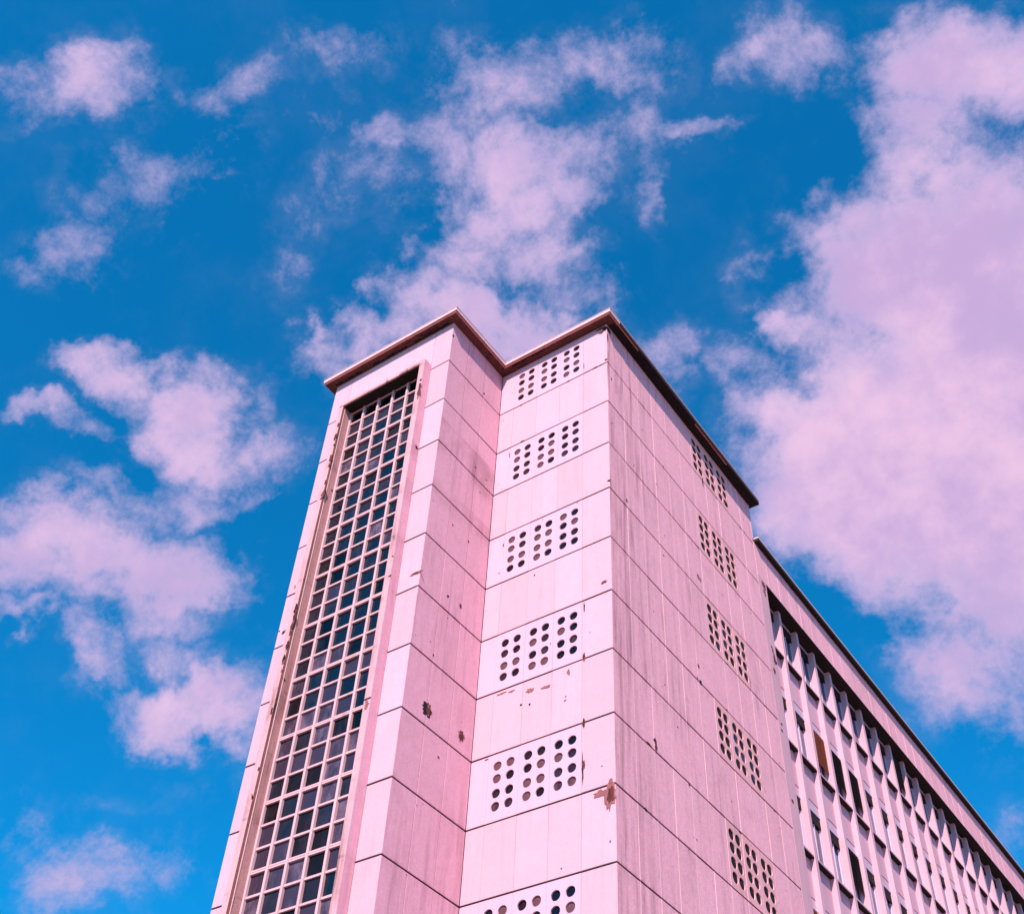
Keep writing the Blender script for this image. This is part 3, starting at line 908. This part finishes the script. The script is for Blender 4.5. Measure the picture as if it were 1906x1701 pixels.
# ------------------------------------------------------------------ broken edges, rust, flaking
SPALLS = [('F', -0.197, -7.706, 0.16, 0.07, 'b'),
    ('F', -0.007, -4.577, 0.09, 0.05, 'k'),
    ('F', -0.711, -8.204, 0.03, 0.26, 'k'),
    ('F', -0.715, -9.542, 0.06, 0.24, 'b'),
    ('F', -1.106, -9.81, 0.07, 0.14, 'f'),
    ('F', -2.099, -9.893, 0.17, 0.11, 'f'),
    ('F', -1.679, -9.967, 0.22, 0.08, 'f'),
    ('F', -2.85, -9.697, 0.2, 0.04, 'f'),
    ('F', -2.589, -9.738, 0.13, 0.04, 'f'),
    ('F', -2.309, -10.19, 0.045, 0.045, 'k'),
    ('F', -2.083, -10.259, 0.045, 0.045, 'k'),
    ('F', -1.165, -10.406, 0.04, 0.04, 'f'),
    ('F', -1.177, -10.496, 0.05, 0.05, 'f'),
    ('F', -0.711, -11.215, 0.06, 0.24, 'b'),
    ('F', -0.739, -12.26, 0.035, 0.6, 'k'),
    ('F', -0.708, -12.174, 0.05, 0.2, 'b'),
    ('F', -0.295, -12.344, 0.04, 0.03, 'f'),
    ('F', -0.117, -13.017, 0.2, 0.5, 'b'),
    ('F', -0.295, -12.917, 0.3, 0.14, 'f'),
    ('F', -0.74, 0.316, 0.022, 0.24, 'k'),
    ('F', -0.378, 0.001, 0.22, 0.05, 'b'),
    ('F', -0.035, 0.115, 0.09, 0.08, 'k'),
    ('F', -0.158, 1.424, 0.16, 0.1, 'b'),
    ('F', -3.108, -1.917, 0.02, 0.17, 'k'),
    ('F', -3.095, -5.168, 0.03, 0.1, 'b'),
    ('F', -2.102, -6.616, 0.045, 0.045, 'k'),
    ('F', -3.137, -11.268, 0.08, 0.03, 'b'),
    ('E', -0.814, -5.458, 0.05, 0.05, 'k'),
    ('E', -0.873, -7.515, 0.08, 0.14, 'b'),
    ('E', -1.338, -7.575, 0.07, 0.07, 'k'),
    ('E', -1.619, -10.792, 0.24, 0.34, 'k'),
    ('E', -1.542, -10.813, 0.16, 0.2, 'b'),
    ('E', -0.424, -10.788, 0.18, 0.25, 'b'),
    ('E', -0.416, -10.703, 0.09, 0.1, 'k'),
    ('E', -1.08, -11.677, 0.05, 0.05, 'b'),
    ('E', -0.78, 0.182, 0.05, 0.06, 'b'),
    ('E', -0.818, -2.835, 0.04, 0.05, 'k'),
    ('E', -2.345, 1.116, 0.07, 0.08, 'k'),
    ('W', -7.676, -6.178, 0.05, 0.12, 'f'),
    ('W', -7.697, -7.58, 0.09, 0.1, 'b'),
    ('W', -7.863, -7.478, 0.03, 0.04, 'k'),
    ('W', -3.655, -7.594, 0.28, 0.07, 'b'),
    ('R', -4.223, -1.137, 0.12, 0.52, 'b'),
    ('R', -4.228, -0.685, 0.06, 0.08, 'k'),
    ('T', -2.452, -3.194, 0.09, 0.09, 'k'),
    ('R', -7.062, -3.382, 0.07, 0.4, 'b'),
    ('R', -7.141, -1.243, 0.08, 0.25, 'b'),
    ('R', -7.123, -2.074, 0.09, 0.3, 'b'),
    ('R', -7.102, -7.597, 0.08, 0.5, 'b'),
    ('R', -7.145, -7.351, 0.06, 0.12, 'k'),
    ('G', -2.537, -9.285, 0.1, 0.05, 'k'),
    ('R', -4.286, -10.913, 0.16, 0.05, 'k'),
    ('R', -4.276, -11.048, 0.1, 0.22, 'f'),
    ('G', -2.365, -3.1, 0.07, 0.07, 'k'),
    ('R', -4.207, -7.035, 0.05, 0.04, 'b'),
    ('R', -4.193, -7.625, 0.07, 0.05, 'b'),
    ('S', 0.782, -4.579, 0.08, 0.11, 'b'),
    ('S', 2.534, -5.061, 0.05, 0.05, 'k'),
    ('S', 4.386, -4.367, 0.1, 0.14, 'f'),
    ('S', 4.498, -4.396, 0.08, 0.1, 'f'),
    ('S', 8.838, -1.405, 0.22, 0.24, 'b'),
    ('S', 8.85, -1.649, 0.14, 0.3, 'f'),
    ('S', 6.708, 0.358, 0.06, 0.12, 'b'),
    ('S', 6.835, 0.304, 0.06, 0.1, 'k'),
    ('S', 3.956, -7.539, 0.08, 0.12, 'b'),
    ('S', 3.857, -7.964, 0.05, 0.12, 'b'),
    ('S', 4.013, -7.975, 0.12, 0.1, 'k'),
    ('S', 1.639, -10.958, 0.09, 0.15, 'k'),
    ('S', 1.651, -11.082, 0.1, 0.2, 'b'),
    ('S', 1.348, -11.174, 0.2, 0.05, 'b'),
    ('S', 3.028, -11.227, 0.08, 0.08, 'b'),
    ('S', 2.682, -9.997, 0.04, 0.04, 'k'),
    ('S', 6.942, -6.147, 0.02, 0.4, 'b'),
    ('S', 8.78, -3.766, 0.08, 0.05, 'k'),
    ('S', 8.821, -3.873, 0.08, 0.2, 'b'),
    ('S', 8.85, -4.158, 0.14, 0.35, 'b'),
    ('S', 8.936, -4.215, 0.1, 0.14, 'k'),
    ('S', 8.73, -4.627, 0.12, 0.22, 'b'),
    ('S', 8.711, -6.408, 0.1, 0.06, 'b'),
    ('S', 8.665, -6.628, 0.1, 0.06, 'b'),
    ('S', 5.274, -0.093, 0.05, 0.35, 'k'),
    ('S', 0.2, -0.548, 0.04, 0.1, 'k'),
    ('S', 8.714, -8.723, 0.12, 0.1, 'b')]
sg = random.Random(21)


def chip_mesh(w, h, mat, name, n=None, lift=0.004):
    n = n or 14
    v = [(0, -lift * 0.5, 0)]
    f = []
    rad = []
    r = 1.0
    for i in range(n):
        r = 0.35 * r + 0.65 * sg.uniform(0.35, 1.35)
        rad.append(r)
    for i in range(n):
        a = 2 * math.pi * i / n
        q = rad[i]
        v.append((w / 2 * q * math.cos(a), -lift, h / 2 * q * math.sin(a)))
    for i in range(n):
        a = 2 * math.pi * i / n
        q = rad[i] * 1.06
        v.append((w / 2 * q * math.cos(a), 0.003, h / 2 * q * math.sin(a)))
    for i in range(n):
        j = (i + 1) % n
        f.append((0, 1 + i, 1 + j))
        f.append((1 + i, 1 + n + i, 1 + n + j, 1 + j))
    me = bpy.data.meshes.new(name)
    me.from_pydata(v, [], f)
    me.materials.append(mat)
    bm = bmesh.new(); bm.from_mesh(me)
    bmesh.ops.recalc_face_normals(bm, faces=bm.faces)
    bm.to_mesh(me); bm.free()
    return me


SPOT = {'F': (lambda u, l: (u, -l, 0)), 'W': (lambda u, l: (u, -D - l, 0)), 'R': (lambda u, l: (u, -D - P - l, 0)),
        'E': (lambda u, l: (-WX + l, u, math.pi / 2)), 'S': (lambda u, l: (l, u, math.pi / 2)),
        'T': (lambda u, l: (FR_R + l, u, math.pi / 2)), 'G': (lambda u, l: (OL + l, u, math.pi / 2))}
for za, zb_, nn in ((-0.6, -2.4, 9), (-3.0, -3.9, 5), (-7.2, -9.2, 14), (-9.8, -12.5, 4)):
    for q in range(nn):
        SPALLS.append(('R', sg.uniform(-7.15, -7.11), sg.uniform(zb_, za), sg.uniform(.03, .08), sg.uniform(.05, .22), sg.choice('bbkf')))
for q in range(70):      # pinholes and nicks scattered over the flank and the fronts
    pl = sg.choice('SSSFE')
    uu_ = {'S': (0.1, 8.4), 'F': (-3.5, -0.1), 'E': (-2.3, -0.05)}[pl]
    d_ = sg.uniform(0.012, 0.035)
    SPALLS.append((pl, sg.uniform(*uu_), sg.uniform(-17, 1.2), d_, d_ * sg.uniform(.8, 1.8), sg.choice('kbf')))
for q in range(22):      # nicks along the courses
    pl = sg.choice('SSF')
    uu_ = {'S': (0.2, 8.4), 'F': (-3.5, -0.1)}[pl]
    SPALLS.append((pl, sg.uniform(*uu_), -HC * sg.randint(0, 10) + sg.uniform(-.02, .02), sg.uniform(.04, .14), sg.uniform(.02, .05), sg.choice('kkb')))
SPALLS += [('F', -0.05, 1.52, .16, .22, 'k'), ('F', -0.22, 1.6, .3, .10, 'b'), ('S', 0.12, 1.5, .2, .18, 'k'), ('S', 0.04, 1.1, .05, .4, 'b')]
for (pl, u, z, w, h, kind) in SPALLS:
    w, h = w * 1.2, h * 1.15
    par = office if (pl == 'S' and u > 8.5) else (swin if pl in 'RTG' else tower)
    base_l = 0.0035
    x, y, rz = SPOT[pl](u, base_l)
    mat = {'k': M_HOLE, 'b': M_SPALL, 'f': M_FLAKE}[kind]
    big = kind == 'b' and w * h > 0.008
    o = link('spall', chip_mesh(w, h, M_FLAKE if big else mat, 'spall', 26 if w * h > .01 else 13), par, (x, y, H0 + z), rz)
    if big and par is not swin:
        x, y, rz = SPOT[pl](u, base_l + 0.004)
        link('bared_brick', chip_mesh(w * .78, h * .74, M_SPALL, 'bared_brick', 16), o, (0, -0.0045, -h * .03), 0, False)
    elif big:
        o.data.materials[0] = M_SPALL
